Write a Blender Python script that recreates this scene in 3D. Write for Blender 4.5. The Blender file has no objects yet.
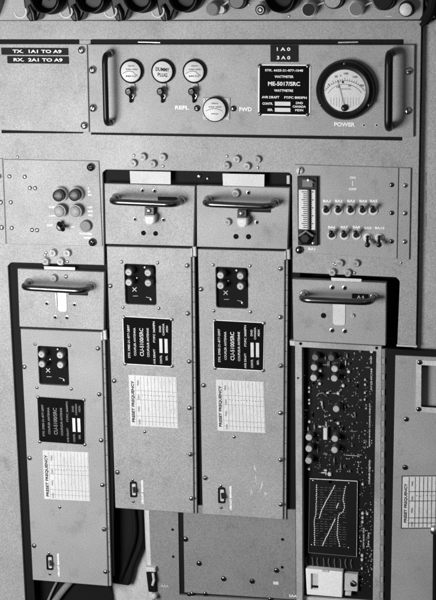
import bpy, bmesh, math, random
from mathutils import Vector, Matrix
from mathutils.geometry import tessellate_polygon

random.seed(7)
SC = bpy.context.scene
COL = SC.collection

# ---------------------------------------------------------------- camera
# rack axes: x right, z up, the rack front is the plane y = 0, +depth comes towards the viewer
ROWS = (Vector((0.9752707, 0.22049245, -0.01517021)),      # camera right
        Vector((0.04157398, -0.25043539, -0.96724026)),    # camera down
        Vector((-0.21706834, 0.9426904, -0.25340904)))     # camera forward
FPX, DIST = 1513.22, 2.2
CAM = -DIST * ROWS[2]
cd = bpy.data.cameras.new('camera'); cam = bpy.data.objects.new('camera', cd); COL.objects.link(cam)
r, dn, fw = ROWS
m = Matrix(((r.x, -dn.x, -fw.x, CAM.x), (r.y, -dn.y, -fw.y, CAM.y), (r.z, -dn.z, -fw.z, CAM.z), (0, 0, 0, 1)))
cam.matrix_world = m
cd.sensor_fit = 'VERTICAL'; cd.sensor_height = 24; cd.lens = FPX / 600 * 24
cd.clip_start = 0.05; cd.clip_end = 50
SC.camera = cam

# ---------------------------------------------------------------- light
w = bpy.data.worlds.new('World'); SC.world = w; w.use_nodes = True
wn_ = w.node_tree.nodes; wl_ = w.node_tree.links            # dim room: pale ceiling, dark floor
tc_ = wn_.new('ShaderNodeTexCoord'); sx_ = wn_.new('ShaderNodeSeparateXYZ'); cr_ = wn_.new('ShaderNodeValToRGB')
wl_.new(tc_.outputs['Generated'], sx_.inputs[0])
mp_ = wn_.new('ShaderNodeMapRange'); mp_.inputs[1].default_value = -1; mp_.inputs[2].default_value = 1
wl_.new(sx_.outputs['Z'], mp_.inputs[0]); wl_.new(mp_.outputs[0], cr_.inputs[0])
e_ = cr_.color_ramp.elements; e_[0].position = .30; e_[0].color = (.06, .06, .06, 1); e_[1].position = .85; e_[1].color = (1, 1, 1, 1)
x_ = e_.new(.52); x_.color = (.26, .26, .26, 1)
wl_.new(cr_.outputs[0], wn_['Background'].inputs[0])
wn_['Background'].inputs[1].default_value = 0.19


def area(name, loc, target, size, power):
    l = bpy.data.lights.new(name, 'AREA'); l.energy = power; l.size = size; l.shape = 'DISK'
    o = bpy.data.objects.new(name, l); COL.objects.link(o); o.location = loc
    o.rotation_euler = (Vector(target) - Vector(loc)).to_track_quat('-Z', 'Y').to_euler()
    return o


area('key_light', (-0.52, -1.05, 0.00), (-0.27, 0, -0.02), 0.55, 19.5)
area('fill_light', (1.2, -1.9, 1.0), (0.1, 0, 0), 0.6, 1.5)
SC.view_settings.view_transform = 'Standard'
SC.view_settings.look = 'None'
SC.view_settings.exposure = -0.08
SC.view_settings.gamma = 1.0


# ---------------------------------------------------------------- materials
def mat(name, g, rough=0.55, metal=0.0, grain=0.0, gscale=820, bump=0.0, blotch=0.0, spec=0.5, wear=0.0):
    M = bpy.data.materials.new(name); M.use_nodes = True
    nt = M.node_tree; b = nt.nodes['Principled BSDF']
    b.inputs['Base Color'].default_value = (g, g, g, 1)
    b.inputs['Roughness'].default_value = rough
    b.inputs['Metallic'].default_value = metal
    b.inputs['Specular IOR Level'].default_value = spec * .6
    if grain or bump or blotch:
        tc = nt.nodes.new('ShaderNodeTexCoord')
        oi = nt.nodes.new('ShaderNodeObjectInfo')
        ad = nt.nodes.new('ShaderNodeVectorMath'); ad.operation = 'ADD'
        nt.links.new(tc.outputs['Object'], ad.inputs[0])
        ml = nt.nodes.new('ShaderNodeVectorMath'); ml.operation = 'SCALE'; ml.inputs['Scale'].default_value = 1.0
        cx = nt.nodes.new('ShaderNodeCombineXYZ')
        for i in range(3):
            nt.links.new(oi.outputs['Random'], cx.inputs[i])
        nt.links.new(cx.outputs[0], ml.inputs[0]); ml.inputs['Scale'].default_value = 7.0
        nt.links.new(ml.outputs[0], ad.inputs[1])
        n = nt.nodes.new('ShaderNodeTexNoise'); n.inputs['Scale'].default_value = gscale
        n.inputs['Detail'].default_value = 2.0; n.inputs['Roughness'].default_value = 0.6
        nt.links.new(ad.outputs[0], n.inputs['Vector'])
        n2 = nt.nodes.new('ShaderNodeTexNoise'); n2.inputs['Scale'].default_value = 14
        n2.inputs['Detail'].default_value = 5.0
        nt.links.new(ad.outputs[0], n2.inputs['Vector'])
        mr = nt.nodes.new('ShaderNodeMapRange')
        mr.inputs[1].default_value = 0.25; mr.inputs[2].default_value = 0.75
        mr.inputs[3].default_value = 1 - grain; mr.inputs[4].default_value = 1 + grain
        nt.links.new(n.outputs['Fac'], mr.inputs[0])
        mr2 = nt.nodes.new('ShaderNodeMapRange')
        mr2.inputs[1].default_value = 0.3; mr2.inputs[2].default_value = 0.7
        mr2.inputs[3].default_value = 1 - blotch; mr2.inputs[4].default_value = 1 + blotch
        nt.links.new(n2.outputs['Fac'], mr2.inputs[0])
        a = nt.nodes.new('ShaderNodeMath'); a.operation = 'MULTIPLY'
        nt.links.new(mr.outputs[0], a.inputs[0]); nt.links.new(mr2.outputs[0], a.inputs[1])
        c = nt.nodes.new('ShaderNodeMath'); c.operation = 'MULTIPLY'; c.inputs[1].default_value = g
        nt.links.new(a.outputs[0], c.inputs[0])
        if wear:
            g1 = nt.nodes.new('ShaderNodeTexNoise'); g1.inputs['Scale'].default_value = 30; g1.inputs['Detail'].default_value = 9; g1.inputs['Roughness'].default_value = .7
            nt.links.new(ad.outputs[0], g1.inputs['Vector'])
            r1 = nt.nodes.new('ShaderNodeMapRange'); r1.inputs[1].default_value = .56; r1.inputs[2].default_value = .74; r1.inputs[3].default_value = 1; r1.inputs[4].default_value = 1 - wear
            nt.links.new(g1.outputs['Fac'], r1.inputs[0])
            st = nt.nodes.new('ShaderNodeMapping'); st.inputs['Scale'].default_value = (1, 1, .06); st.inputs['Rotation'].default_value = (0, .35, 0)
            nt.links.new(ad.outputs[0], st.inputs[0])
            g2 = nt.nodes.new('ShaderNodeTexNoise'); g2.inputs['Scale'].default_value = 420; g2.inputs['Detail'].default_value = 3
            nt.links.new(st.outputs[0], g2.inputs['Vector'])
            r2 = nt.nodes.new('ShaderNodeMapRange'); r2.inputs[1].default_value = .70; r2.inputs[2].default_value = .76; r2.inputs[3].default_value = 1; r2.inputs[4].default_value = 1.35
            nt.links.new(g2.outputs['Fac'], r2.inputs[0])
            g3 = nt.nodes.new('ShaderNodeTexNoise'); g3.inputs['Scale'].default_value = 170; g3.inputs['Detail'].default_value = 2
            nt.links.new(ad.outputs[0], g3.inputs['Vector'])
            r3 = nt.nodes.new('ShaderNodeMapRange'); r3.inputs[1].default_value = .76; r3.inputs[2].default_value = .79; r3.inputs[3].default_value = 1; r3.inputs[4].default_value = .45
            nt.links.new(g3.outputs['Fac'], r3.inputs[0])
            prev = c
            for rr_ in (r1, r2, r3):
                q_ = nt.nodes.new('ShaderNodeMath'); q_.operation = 'MULTIPLY'
                nt.links.new(prev.outputs[0], q_.inputs[0]); nt.links.new(rr_.outputs[0], q_.inputs[1]); prev = q_
            c = prev
            rg = nt.nodes.new('ShaderNodeMapRange'); rg.inputs[3].default_value = rough + .1; rg.inputs[4].default_value = rough - .12
            nt.links.new(n2.outputs['Fac'], rg.inputs[0]); nt.links.new(rg.outputs[0], b.inputs['Roughness'])
        cc = nt.nodes.new('ShaderNodeCombineColor')
        for i in range(3):
            nt.links.new(c.outputs[0], cc.inputs[i])
        nt.links.new(cc.outputs[0], b.inputs['Base Color'])
        if bump:
            bp = nt.nodes.new('ShaderNodeBump'); bp.inputs['Strength'].default_value = bump
            bp.inputs['Distance'].default_value = 0.0004
            nt.links.new(n.outputs['Fac'], bp.inputs['Height']); nt.links.new(bp.outputs[0], b.inputs['Normal'])
    return M


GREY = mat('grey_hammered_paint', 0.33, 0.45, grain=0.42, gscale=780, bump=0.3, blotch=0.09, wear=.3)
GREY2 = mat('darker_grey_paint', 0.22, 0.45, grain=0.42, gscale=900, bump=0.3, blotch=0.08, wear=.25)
WALL = mat('grey_cabinet_side_paint', 0.37, 0.6, grain=0.42, bump=0.3, blotch=0.08, wear=.2)
PALE = mat('pale_worn_metal', 0.52, 0.5, grain=0.35, bump=0.2, blotch=0.12, wear=.3)
RIM = mat('worn_aluminium_rim', 0.36, 0.4, grain=0.35, bump=0.2, blotch=0.3, wear=.35)
BLACK = mat('black_rubber_and_dark_gaps', 0.006, 0.7, grain=0.5, blotch=0.1, spec=0.25)  # also serves as painted shade in slots and gaps
BOARD = mat('black_circuit_board', 0.006, 0.55, grain=0.6, gscale=900, spec=0.3)
BAKE = mat('black_moulded_plastic', 0.006, 0.34, spec=0.5)
CRINK = mat('black_crackle', 0.006, 0.7, grain=0.5, gscale=700, bump=0.2, spec=0.15)
TAPE = mat('black_embossed_tape', 0.006, 0.6, spec=0.25, grain=.4)
PLATE = mat('black_nameplate_enamel', 0.005, 0.7, grain=0.5, spec=0.05, bump=.1, wear=.3)
CHROME = mat('dull_chrome', 0.42, 0.26, metal=1.0, grain=0.2, blotch=.25, wear=.3)
DARKCHROME = mat('chrome_with_dark_reflection', 0.17, 0.25, metal=1.0, grain=0.2, blotch=.3, wear=.3)  # dark base colour holds the reflection of a dim room
SCREW = mat('plated_screw_metal', 0.50, 0.3, metal=1.0, grain=0.35, gscale=500)
WHITE = mat('white_engraved_paint', 0.85, 0.6, grain=.12, gscale=600)
OFFW = mat('worn_white_lettering', 0.60, 0.6, grain=.4, gscale=600, blotch=.2)
PAPER = mat('white_paper_card', 0.64, 0.75, grain=0.2, gscale=700, blotch=0.08, wear=.12)
INK = mat('faded_ink', 0.16, 0.8)
INKD = mat('dark_ink', 0.03, 0.8)
INKP = mat('pale_ink', 0.40, 0.8)
CAPW = mat('white_trimmer_cap', 0.55, 0.45, grain=.3, gscale=500, blotch=.2)
CAPG = mat('grey_trimmer_body', 0.20, 0.45)
BOLT = mat('nickel_bolt', 0.40, 0.45, grain=0.5, gscale=420, blotch=.3)
DISC = mat('brushed_disc', 0.64, 0.45, grain=0.3, blotch=.15)
CAPK = mat('grey_knob_tip', 0.42, 0.4, grain=.3, gscale=500, blotch=.2)
CAPS = mat('grey_knob_barrel', 0.11, 0.4, grain=.4)
MIDG = mat('mid_grey_plastic', 0.16, 0.45, grain=0.3)
DIAL = mat('meter_dial', 0.72, 0.6, grain=0.2, blotch=.1, spec=.2)
HOLE = mat('dark_hole', 0.008, 0.8, spec=0.1)
GLASS = mat('pale_tube', 0.68, 0.35, grain=0.1)


# ---------------------------------------------------------------- geometry helpers
def at(px, py, d=0.0):
    """the point of the plane `d` metres in front of the rack face that the photograph shows at (px, py)"""
    v = r * ((px - 218) / FPX) + dn * ((py - 300) / FPX) + fw
    t = (-d - CAM.y) / v.y
    p = CAM + v * t
    return Vector((p.x, p.z))


def kk(px, py, d=0.0):
    return (at(px + .5, py, d) - at(px - .5, py, d)).length


def A(pts, d=0.0):
    return [at(p[0], p[1], d) for p in pts]


def rect(x0, y0, x1, y1, d=0.0):
    """axis-true rectangle between two measured corners"""
    a, b = at(x0, y0, d), at(x1, y1, d)
    return [Vector((a.x, a.y)), Vector((b.x, a.y)), Vector((b.x, b.y)), Vector((a.x, b.y))]


def rounded(poly, rad, seg=5):
    out = []
    n = len(poly)
    for i in range(n):
        p, a, b = poly[i], poly[i - 1], poly[(i + 1) % n]
        rr = rad[i] if isinstance(rad, (list, tuple)) else rad
        u, v = (a - p), (b - p)
        if rr <= 0 or u.length < 1e-6 or v.length < 1e-6:
            out.append(p); continue
        u.normalize(); v.normalize()
        ang = math.acos(max(-1, min(1, u.dot(v))))
        if abs(ang - math.pi) < .05:
            out.append(p); continue
        L = rr / math.tan(ang / 2)
        s, e = p + u * L, p + v * L
        c = p + (u + v).normalized() * (rr / math.sin(ang / 2))
        a0 = math.atan2(s.y - c.y, s.x - c.x); a1 = math.atan2(e.y - c.y, e.x - c.x)
        da = (a1 - a0 + math.pi) % (2 * math.pi) - math.pi
        for k in range(seg + 1):
            t = a0 + da * k / seg
            out.append(Vector((c.x + rr * math.cos(t), c.y + rr * math.sin(t))))
    return out


def area2(poly):
    return sum(poly[i - 1].x * poly[i].y - poly[i].x * poly[i - 1].y for i in range(len(poly))) / 2


def inset(poly, c):
    n = len(poly); s = 1 if area2(poly) > 0 else -1
    out = []
    for i in range(n):
        p, a, b = poly[i], poly[i - 1], poly[(i + 1) % n]
        e1 = (p - a).normalized(); e2 = (b - p).normalized()
        n1 = Vector((-e1.y, e1.x)) * s; n2 = Vector((-e2.y, e2.x)) * s
        q = n1 + n2
        if q.length < 1e-6:
            out.append(p + n1 * c); continue
        q.normalize()
        out.append(p + q * (c / max(.35, q.dot(n1))))
    return out


def circle(c, rad, seg=24, ph=0):
    return [Vector((c.x + rad * math.cos(ph + 2 * math.pi * i / seg), c.y + rad * math.sin(ph + 2 * math.pi * i / seg))) for i in range(seg)]


_txt = {}


def glyphs(s, bold):
    if (s, bold) not in _txt:
        cu = bpy.data.curves.new('text', 'FONT'); cu.body = s; cu.size = 1; cu.offset = bold; cu.resolution_u = 3
        o = bpy.data.objects.new('text', cu); COL.objects.link(o)
        dg = bpy.context.evaluated_depsgraph_get(); dg.update()
        me = bpy.data.meshes.new_from_object(o.evaluated_get(dg))
        vs = [v.co.xy.copy() for v in me.vertices]; fs = [tuple(p.vertices) for p in me.polygons]
        bpy.data.objects.remove(o); bpy.data.meshes.remove(me); bpy.data.curves.remove(cu)
        x0 = min(v.x for v in vs); x1 = max(v.x for v in vs); y0 = min(v.y for v in vs); y1 = max(v.y for v in vs)
        vs = [Vector(((v.x - (x0 + x1) / 2) / (x1 - x0), (v.y - (y0 + y1) / 2) / (y1 - y0))) for v in vs]
        _txt[(s, bold)] = (vs, fs)
    return _txt[(s, bold)]


def words(parent, items, d, bold=.03, m_=None):
    for s, x, y, wd, h in items:
        MB().text(s, x, y, wd, h, d, m_ or WHITE, bold=bold).build('lettering', parent)


class MB:
    """collects shapes for one mesh object; 2-D points are (x, z) on the rack, depth comes towards the viewer"""
    def __init__(self):
        self.v = []; self.f = []; self.m = []; self.mats = []

    def mi(self, m_):
        if m_ not in self.mats:
            self.mats.append(m_)
        return self.mats.index(m_)

    def add(self, vs, fs, m_):
        o = len(self.v); self.v += [tuple(v) for v in vs]
        self.f += [tuple(i + o for i in f) for f in fs]; self.m += [self.mi(m_)] * len(fs)
        return self

    def prism(self, poly, d, t, m_, cham=0.0, holes=()):
        loops = [poly] + list(holes)
        vs = []; fs = []
        front = []
        for li, lp in enumerate(loops):
            n = len(lp)
            c = cham if li == 0 else (-cham * .7)
            rings = []
            if cham:
                rings = [(inset(lp, c), d), (lp, d - abs(c)), (lp, d - t)]
            else:
                rings = [(lp, d), (lp, d - t)]
            base = len(vs)
            for rg, dd in rings:
                vs += [(p.x, -dd, p.y) for p in rg]
            for k in range(len(rings) - 1):
                for i in range(n):
                    j = (i + 1) % n
                    fs.append((base + k * n + i, base + k * n + j, base + (k + 1) * n + j, base + (k + 1) * n + i))
            front.append((base, rings[0][0]))
        idx = [b + i for b, lp in front for i in range(len(lp))]
        if holes:
            for tri in tessellate_polygon([[Vector((p.x, p.y, 0)) for p in lp] for b, lp in front]):
                fs.append(tuple(idx[i] for i in tri))
        else:
            fs.append(tuple(idx))
            n = len(poly); b = len(vs) - n
            fs.append(tuple(range(b, b + n)))
        return self.add(vs, fs, m_)

    def lathe(self, c, prof, m_, seg=24, axis=None):
        """prof: (radius, depth) from the tip down to the base; axis optional tilt (dx, dz per metre of depth)"""
        vs = []; fs = []
        ax = axis or (0, 0); d0 = prof[-1][1]
        for (ra, d) in prof:
            for i in range(seg):
                a = 2 * math.pi * i / seg
                vs.append((c.x + ra * math.cos(a) + ax[0] * (d - d0), -d, c.y + ra * math.sin(a) + ax[1] * (d - d0)))
        for k in range(len(prof) - 1):
            for i in range(seg):
                j = (i + 1) % seg
                fs.append((k * seg + i, k * seg + j, (k + 1) * seg + j, (k + 1) * seg + i))
        fs.append(tuple(range(seg)))
        return self.add(vs, fs, m_)

    def tube(self, pts, rad, m_, seg=12):
        pts = [Vector(p) for p in pts]
        vs = []; fs = []
        up = None
        for i, p in enumerate(pts):
            tg = (pts[min(i + 1, len(pts) - 1)] - pts[max(i - 1, 0)]).normalized()
            if up is None:
                up = tg.orthogonal().normalized()
            up = (up - tg * up.dot(tg)).normalized(); sd = tg.cross(up)
            for k in range(seg):
                a = 2 * math.pi * k / seg
                vs.append(p + (up * math.cos(a) + sd * math.sin(a)) * rad)
        for i in range(len(pts) - 1):
            for k in range(seg):
                j = (k + 1) % seg
                fs.append((i * seg + k, i * seg + j, (i + 1) * seg + j, (i + 1) * seg + k))
        fs.append(tuple(range(seg))); fs.append(tuple(range((len(pts) - 1) * seg, len(pts) * seg)))
        return self.add(vs, fs, m_)

    def text(self, s, px, py, wpx, hpx, d, m_, rot=0, bold=0.02):
        """lettering wpx long and hpx high (photo pixels), centred at (px, py); rot 90 reads upwards"""
        vs, fs = glyphs(s, bold); c = at(px, py, d); k = kk(px, py, d); a = math.radians(rot)
        out = []
        for v in vs:
            x, y = v.x * wpx * k, v.y * hpx * k
            out.append((c.x + x * math.cos(a) - y * math.sin(a), -d, c.y + x * math.sin(a) + y * math.cos(a)))
        return self.add(out, fs, m_)

    def build(self, name, parent=None, base=None, angle=35, label=None):
        vs = [Vector(v) for v in self.v]
        lo = Vector([min(v[i] for v in vs) for i in range(3)]); hi = Vector([max(v[i] for v in vs) for i in range(3)])
        c = base if base is not None else (lo + hi) / 2
        me = bpy.data.meshes.new(name)
        me.from_pydata([v - c for v in vs], [], self.f)
        for m_ in self.mats:
            me.materials.append(m_)
        for p, i in zip(me.polygons, self.m):
            p.material_index = i
        bm = bmesh.new(); bm.from_mesh(me)
        bmesh.ops.recalc_face_normals(bm, faces=bm.faces[:])
        bm.to_mesh(me); bm.free()
        me.polygons.foreach_set('use_smooth', [True] * len(me.polygons))
        me.set_sharp_from_angle(angle=math.radians(angle))
        o = bpy.data.objects.new(name, me); COL.objects.link(o)
        o['world_base'] = tuple(c)
        pb = Vector(parent['world_base']) if parent else Vector((0, 0, 0))
        o.parent = parent; o.location = c - pb
        if label:
            o['label'] = label
        return o


def thing(name, label, cat, p, group=None, d=0.0):
    o = bpy.data.objects.new(name, None); COL.objects.link(o); o.empty_display_size = .02
    q = at(p[0], p[1], d); o.location = (q.x, -d, q.y); o['world_base'] = tuple(o.location)
    o['label'] = label; o['category'] = cat
    if group:
        o['group'] = group
    return o


def tag(o, label, cat, kind=None, group=None):
    o['label'] = label; o['category'] = cat
    if kind:
        o['kind'] = kind
    if group:
        o['group'] = group
    return o


def kids(o):
    return [c for c in bpy.data.objects if c.parent == o]


def dup(o, parent=None):
    c = o.copy(); COL.objects.link(c); c.parent = parent
    for ch in kids(o):
        dup(ch, c)
    return c


def screw(parent, px, py, rpx, d, m_=None, slot=True, name='screw', ang=None, high=1.0, cross=False):
    """round-headed screw standing on depth d; (px, py) is its head"""
    k = kk(px, py, d); R = rpx * k; h = R * .6 * high
    c = at(px, py, d + h * .5)
    b = MB(); b.lathe(c, [(R * .35, d + h), (R * .72, d + h * .86), (R * .93, d + h * .55), (R, d + h * .15), (R, d - .0004)], m_ or SCREW, 16)
    if slot:
        a = random.uniform(0, math.pi) if ang is None else ang
        for q in ((0, math.pi / 2) if cross else (0,)):
            u = Vector((math.cos(a + q), math.sin(a + q))); v = Vector((-u.y, u.x))
            b.prism([c + u * R * .8 + v * R * .13, c - u * R * .8 + v * R * .13, c - u * R * .8 - v * R * .13, c + u * R * .8 - v * R * .13],
                    d + h * 1.04, h * .5, HOLE)
    return b.build(name, parent)


def hole(parent, px, py, rpx, d, ring=False):
    k = kk(px, py, d); c = at(px, py, d); b = MB()
    if ring:
        b.lathe(c, [(rpx * k * .72, d + .0006), (rpx * k, d + .0003), (rpx * k, d - .001)], SCREW, 16)
        b.lathe(c, [(rpx * k * .62, d + .0009), (rpx * k * .62, d - .001)], HOLE, 14)
        return b.build('eyelet', parent)
    b.lathe(c, [(rpx * k, d + .0004), (rpx * k, d - .001)], HOLE, 16)
    return b.build('screw_hole', parent)


def bolt(parent, px, py, rpx, d, m_=None):
    """pale flat headed bolt with a collar"""
    k = kk(px, py, d); R = rpx * k; c = at(px, py, d + R * .9); b = MB()
    b.lathe(c, [(R * .3, d + R * .95), (R * .42, d + R), (R * .8, d + R * .95), (R * .9, d + R * .7), (R * .9, d + R * .3), (R, d + R * .28), (R, d - .0004)], m_ or BOLT, 18)
    b.lathe(c, [(R * .2, d + R * 1.03), (R * .34, d + R * 1.02), (R * .40, d + R * .9)], GREY2, 6)
    return b.build('bolt', parent)


def fillet3(pts, rad, seg=6):
    pts = [Vector(p) for p in pts]; out = [pts[0]]
    for i in range(1, len(pts) - 1):
        p = pts[i]; u = (pts[i - 1] - p); v = (pts[i + 1] - p); L = min(rad, u.length * .49, v.length * .49)
        s, e = p + u.normalized() * L, p + v.normalized() * L
        for k in range(seg + 1):
            t = k / seg
            out.append(s * (1 - t) ** 2 + p * 2 * t * (1 - t) + e * t * t)
    out.append(pts[-1]); return out


def V3(px, py, d):
    q = at(px, py, d); return Vector((q.x, -d, q.y))


def handle(parent, foot_a, foot_b, d, reach, rad, m_, foot_m=None, foot_r=4.3):
    """bow handle between two feet (pixel positions of the feet on the panel at depth d)"""
    a, b_ = at(*foot_a, d), at(*foot_b, d)
    u = (b_ - a).normalized()
    o = thing_part = MB()
    pts = [(a.x, -d + .001, a.y), (a.x, -(d + reach), a.y), (b_.x, -(d + reach), b_.y), (b_.x, -d + .001, b_.y)]
    o.tube(fillet3(pts, reach * .55), rad, m_, 16)
    h = o.build('handle', parent)
    for c in (a, b_):
        f = MB(); k = kk(*foot_a, d) * foot_r
        f.lathe(c, [(k * .6, d + .005), (k * .75, d + .0045), (k * .95, d + .002), (k, d - .0004)], foot_m or SCREW, 20)
        f.build('ferrule', h)
    return h


def tape(parent, x0, y0, x1, y1, d, txt, tw=None, th=None, tx=None, name='label_tape'):
    b = MB(); b.prism(rounded(rect(x0, y0, x1, y1, d), .0006, 2), d + .0006, .0008, TAPE, .0002)
    if txt:
        lines = txt if isinstance(txt, (list, tuple)) else [txt]
        n = len(lines)
        for i, s in enumerate(lines):
            cy = y0 + (y1 - y0) * (i + .5) / n
            b.text(s, tx or (x0 + x1) / 2, cy, tw or (x1 - x0) * .8, th or (y1 - y0) / n * .45, d + .0008, WHITE, bold=.03)
    return b.build(name, parent)


# ================================================================ setting
b = MB(); b.prism([Vector((-2.6, 2.2)), Vector((2.6, 2.2)), Vector((2.6, -2.2)), Vector((-2.6, -2.2))], -.35, .02, GREY2)
tag(b.build('wall'), 'plain grey wall behind the equipment rack', 'wall', 'structure')
b = MB()
b.prism(A([(60, 500), (175, 500), (180, 680), (60, 680)], -.046), -.046, .01, PALE)
tag(b.build('back_sheet'), 'pale metal backing sheet showing under the couplers', 'backing', 'structure')

# ================================================================ rack
rack = thing('equipment_rack', 'grey painted radio rack frame with a black edged opening around the coupler units', 'equipment rack', (218, 600))
face = A([(-25, 21.8), (421.3, 21.8), (416, 347), (397.3, 345.5), (399.8, 281), (396, 277.3), (292.6, 272.5), (292, 175), (289, 172.6),
          (106, 169.6), (102.5, 172.5), (104.2, 265.2), (11, 262.4), (7.7, 266), (25, 600), (28, 655), (-25, 655)])
face = rounded(face, [0, 0, 0, 0, .006, .001, 0, .004, .002, .003, .004, 0, .006, .001, 0, 0, 0])
b = MB(); b.prism(face, 0, .0065, GREY, .0006)
b.build('front_frame', rack)
b = MB()  # black sheets for the gasket band and the shade in the unit gaps
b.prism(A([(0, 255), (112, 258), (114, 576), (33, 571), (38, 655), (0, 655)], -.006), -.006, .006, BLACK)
b.build('gasket_and_gap_shade', rack)
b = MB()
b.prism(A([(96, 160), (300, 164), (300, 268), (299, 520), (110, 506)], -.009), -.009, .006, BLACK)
b.build('gasket_and_gap_shade', rack)
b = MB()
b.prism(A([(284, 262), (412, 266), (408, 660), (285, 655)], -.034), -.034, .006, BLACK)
b.build('gasket_and_gap_shade', rack)
# black strips painting the shade in the slots above and below the measuring panels
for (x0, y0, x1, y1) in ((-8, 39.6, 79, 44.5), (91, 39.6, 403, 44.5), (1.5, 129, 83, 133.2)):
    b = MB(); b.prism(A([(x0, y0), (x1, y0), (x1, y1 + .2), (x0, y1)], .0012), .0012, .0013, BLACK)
    b.build('slot_shade', rack)
b = MB(); b.prism(A([(91, 131), (401.5, 137), (401.7, 140.6), (91, 134.6)], .0012), .0012, .0013, BLACK); b.build('slot_shade', rack)
b = MB()
b.prism(A([(138, 41.8), (160, 42.3), (160, 43.0), (138, 42.4)], .002), .002, .0008, SCREW)
b.build('spring_strip', rack)
b = MB()
b.prism(A([(338, 41.8), (358, 41.4), (358, 42.8), (338, 43.2)], .002), .002, .0008, SCREW)
b.build('spring_strip', rack)
# title cards
for q in (((129.7, 171), (170.6, 171.8), (170.6, 184.3), (130.4, 183.4)), ((222.5, 173.6), (264.4, 174.4), (264.2, 186.8), (223, 185.6)),
          ((43.8, 266.3), (75, 267.3), (75, 270.3), (44.4, 269.4)), ((331, 277.6), (361.5, 279), (361.3, 282), (331.4, 280.8))):
    b = MB(); b.prism(A(q, .004), .004, .0005, PAPER); b.build('title_card', rack)
# bolts around the openings
for x, y in ((52.3, 253.3), (66.6, 253.5), (45.2, 261.7), (60, 261.8), (142.5, 157.3), (162.3, 157.6), (132.8, 163.6), (152.3, 164.2),
             (236.3, 159.5), (257, 159.8), (226.2, 165.8), (246.6, 166.6), (339.6, 263.6), (355.6, 263.8), (332, 272.6), (347.6, 273.2)):
    bolt(rack, x, y, 4.1, 0)
for x, y in ((46, 252.6), (67.3, 261.7), (133.8, 155.4), (163, 166.2), (227, 156.2), (257.7, 167.7), (333.7, 263.8), (354.6, 273), (45, 255.2), (335.6, 264.6), (17.4, 157)):
    screw(rack, x, y, 1.5, 0, slot=False)
screw(rack, 199, 176.3, 2.3, -.008); screw(rack, 207.5, 178.6, 1.6, -.008)
b = MB(); b.prism(rect(286.6, 175.5, 289.6, 184, -.002), -.002, .006, PALE, .0004); b.build('clip', rack)
# ledge below the upper equipment
b = MB(); b.prism(A([(-25, 20.9), (421.5, 20.5), (421.5, 22.3), (-25, 22.7)], .003), .003, .004, GREY, .0005); b.build('ledge_strip', rack)
# dark screw holes on the lit lower frame beside the open unit
screw(rack, 401, 262.8, 1.2, 0, slot=False)

# side of the neighbouring cabinet
side = thing('cabinet_side_panel', 'grey side panel of the neighbouring cabinet right of the rack', 'cabinet panel', (430, 347))
b = MB(); b.prism(A([(418.4, 22), (480, 0), (480, 352), (414, 349)], -.012), -.012, .02, WALL, .001); b.build('panel', side)
b = MB(); b.prism(A([(396.5, 344.6), (417, 345.8), (417, 347.4), (396.5, 346.4)], .002), .002, .004, PALE, .0003); b.build('edge_strip', side)
for y0 in (78, 172, 190, 214):
    MB().prism(A([(425.5, y0), (426.3, y0), (426.5, y0 + 13), (425.7, y0 + 13)], -.0116), -.0116, .0006, GREY2).build('scratch_mark', side)
MB().tube([V3(418, 247, -.011), V3(424, 243.5, -.011), V3(432, 242, -.011), V3(440, 243, -.011)], .0005, PALE, 6).build('scratch_mark', side)
b = MB(); b.prism(A([(421.4, -15), (423.6, -15), (422.4, 24), (417, 350), (415.6, 350)], -.004), -.004, .02, BLACK); b.build('seam_seal', side)

# ================================================================ upper equipment with the connectors
cp = thing('connector_panel', 'grey panel with round black connectors and caps along the top edge', 'connector panel', (218, 20), d=.008)
CD = .008
b = MB(); b.prism(A([(-25, -30), (424, -30), (422.6, 19.4), (-25, 20.2)], CD), CD, .02, GREY, .0008); b.build('panel', cp)


def big_connector(x, y, R):
    d = CD + .042; k = kk(x, y, d); c = at(x, y, d); R *= k
    b = MB(); b.lathe(c, [(R * .2, d - .012), (R * .22, d - .016), (R * .7, d - .016), (R * .76, d - .008), (R * .86, d - .005), (R * .9, d), (R * .86, d - .001), (R * .86, d - .02), (R * 1.1, CD + .018), (R * 1.16, CD + .015), (R * 1.16, CD)], BAKE, 36)
    o = b.build('connector', cp)
    g = MB(); g.lathe(c, [(R * .9, d - .0005), (R * .955, d + .0012), (R * 1.0, d), (R * 1.0, d - .004)], DARKCHROME, 40)
    # open ring: drop the cap face
    g.f.pop(); g.m.pop(); g.build('rim', o)
    g = MB(); g.lathe(Vector((c.x - R * .25, c.y + R * .2)), [(R * .12, d - .002), (R * .16, d - .006)], CHROME, 12); g.build('pin', o)
    return o


for x, y, R in ((44, -1.2, 14), (89, -1.8, 14), (137, -2.2, 13.8), (182, -2.4, 13.8), (279, -2.2, 14.4)):
    big_connector(x, y, R)
for x in (33.5, 77, 121, 166.5, -12):
    d = CD + .026
    b = MB(); b.prism(rounded(A([(x - 12, -12), (x + 13, -12), (x + 9.5, 5), (x + 7, 12), (x + 3.8, 20.5), (x - 3.6, 21.8), (x - 7, 17), (x - 9, 8)], d), .004, 3), d, .024, BAKE, .002)
    b.tube([V3(x - 4, 5, d + .002), V3(x, 13, d + .003), V3(x + 1, 20, d)], .0035, BAKE)
    b.build('locking_lever', cp)
for x, y, R in ((20.5, 11.6, 6), (66.2, 11.4, 6), (110.6, 11.2, 6), (158, 11, 6)):
    d = CD + .034
    pts = []
    for i in range(15):
        a = math.radians(190 + i * 14.5)
        pts.append(V3(x + R * math.cos(a), y - R * math.sin(a), d))
    b = MB(); b.tube(pts, .0013, DISC, 8); b.build('wire_hook', cp)


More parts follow.
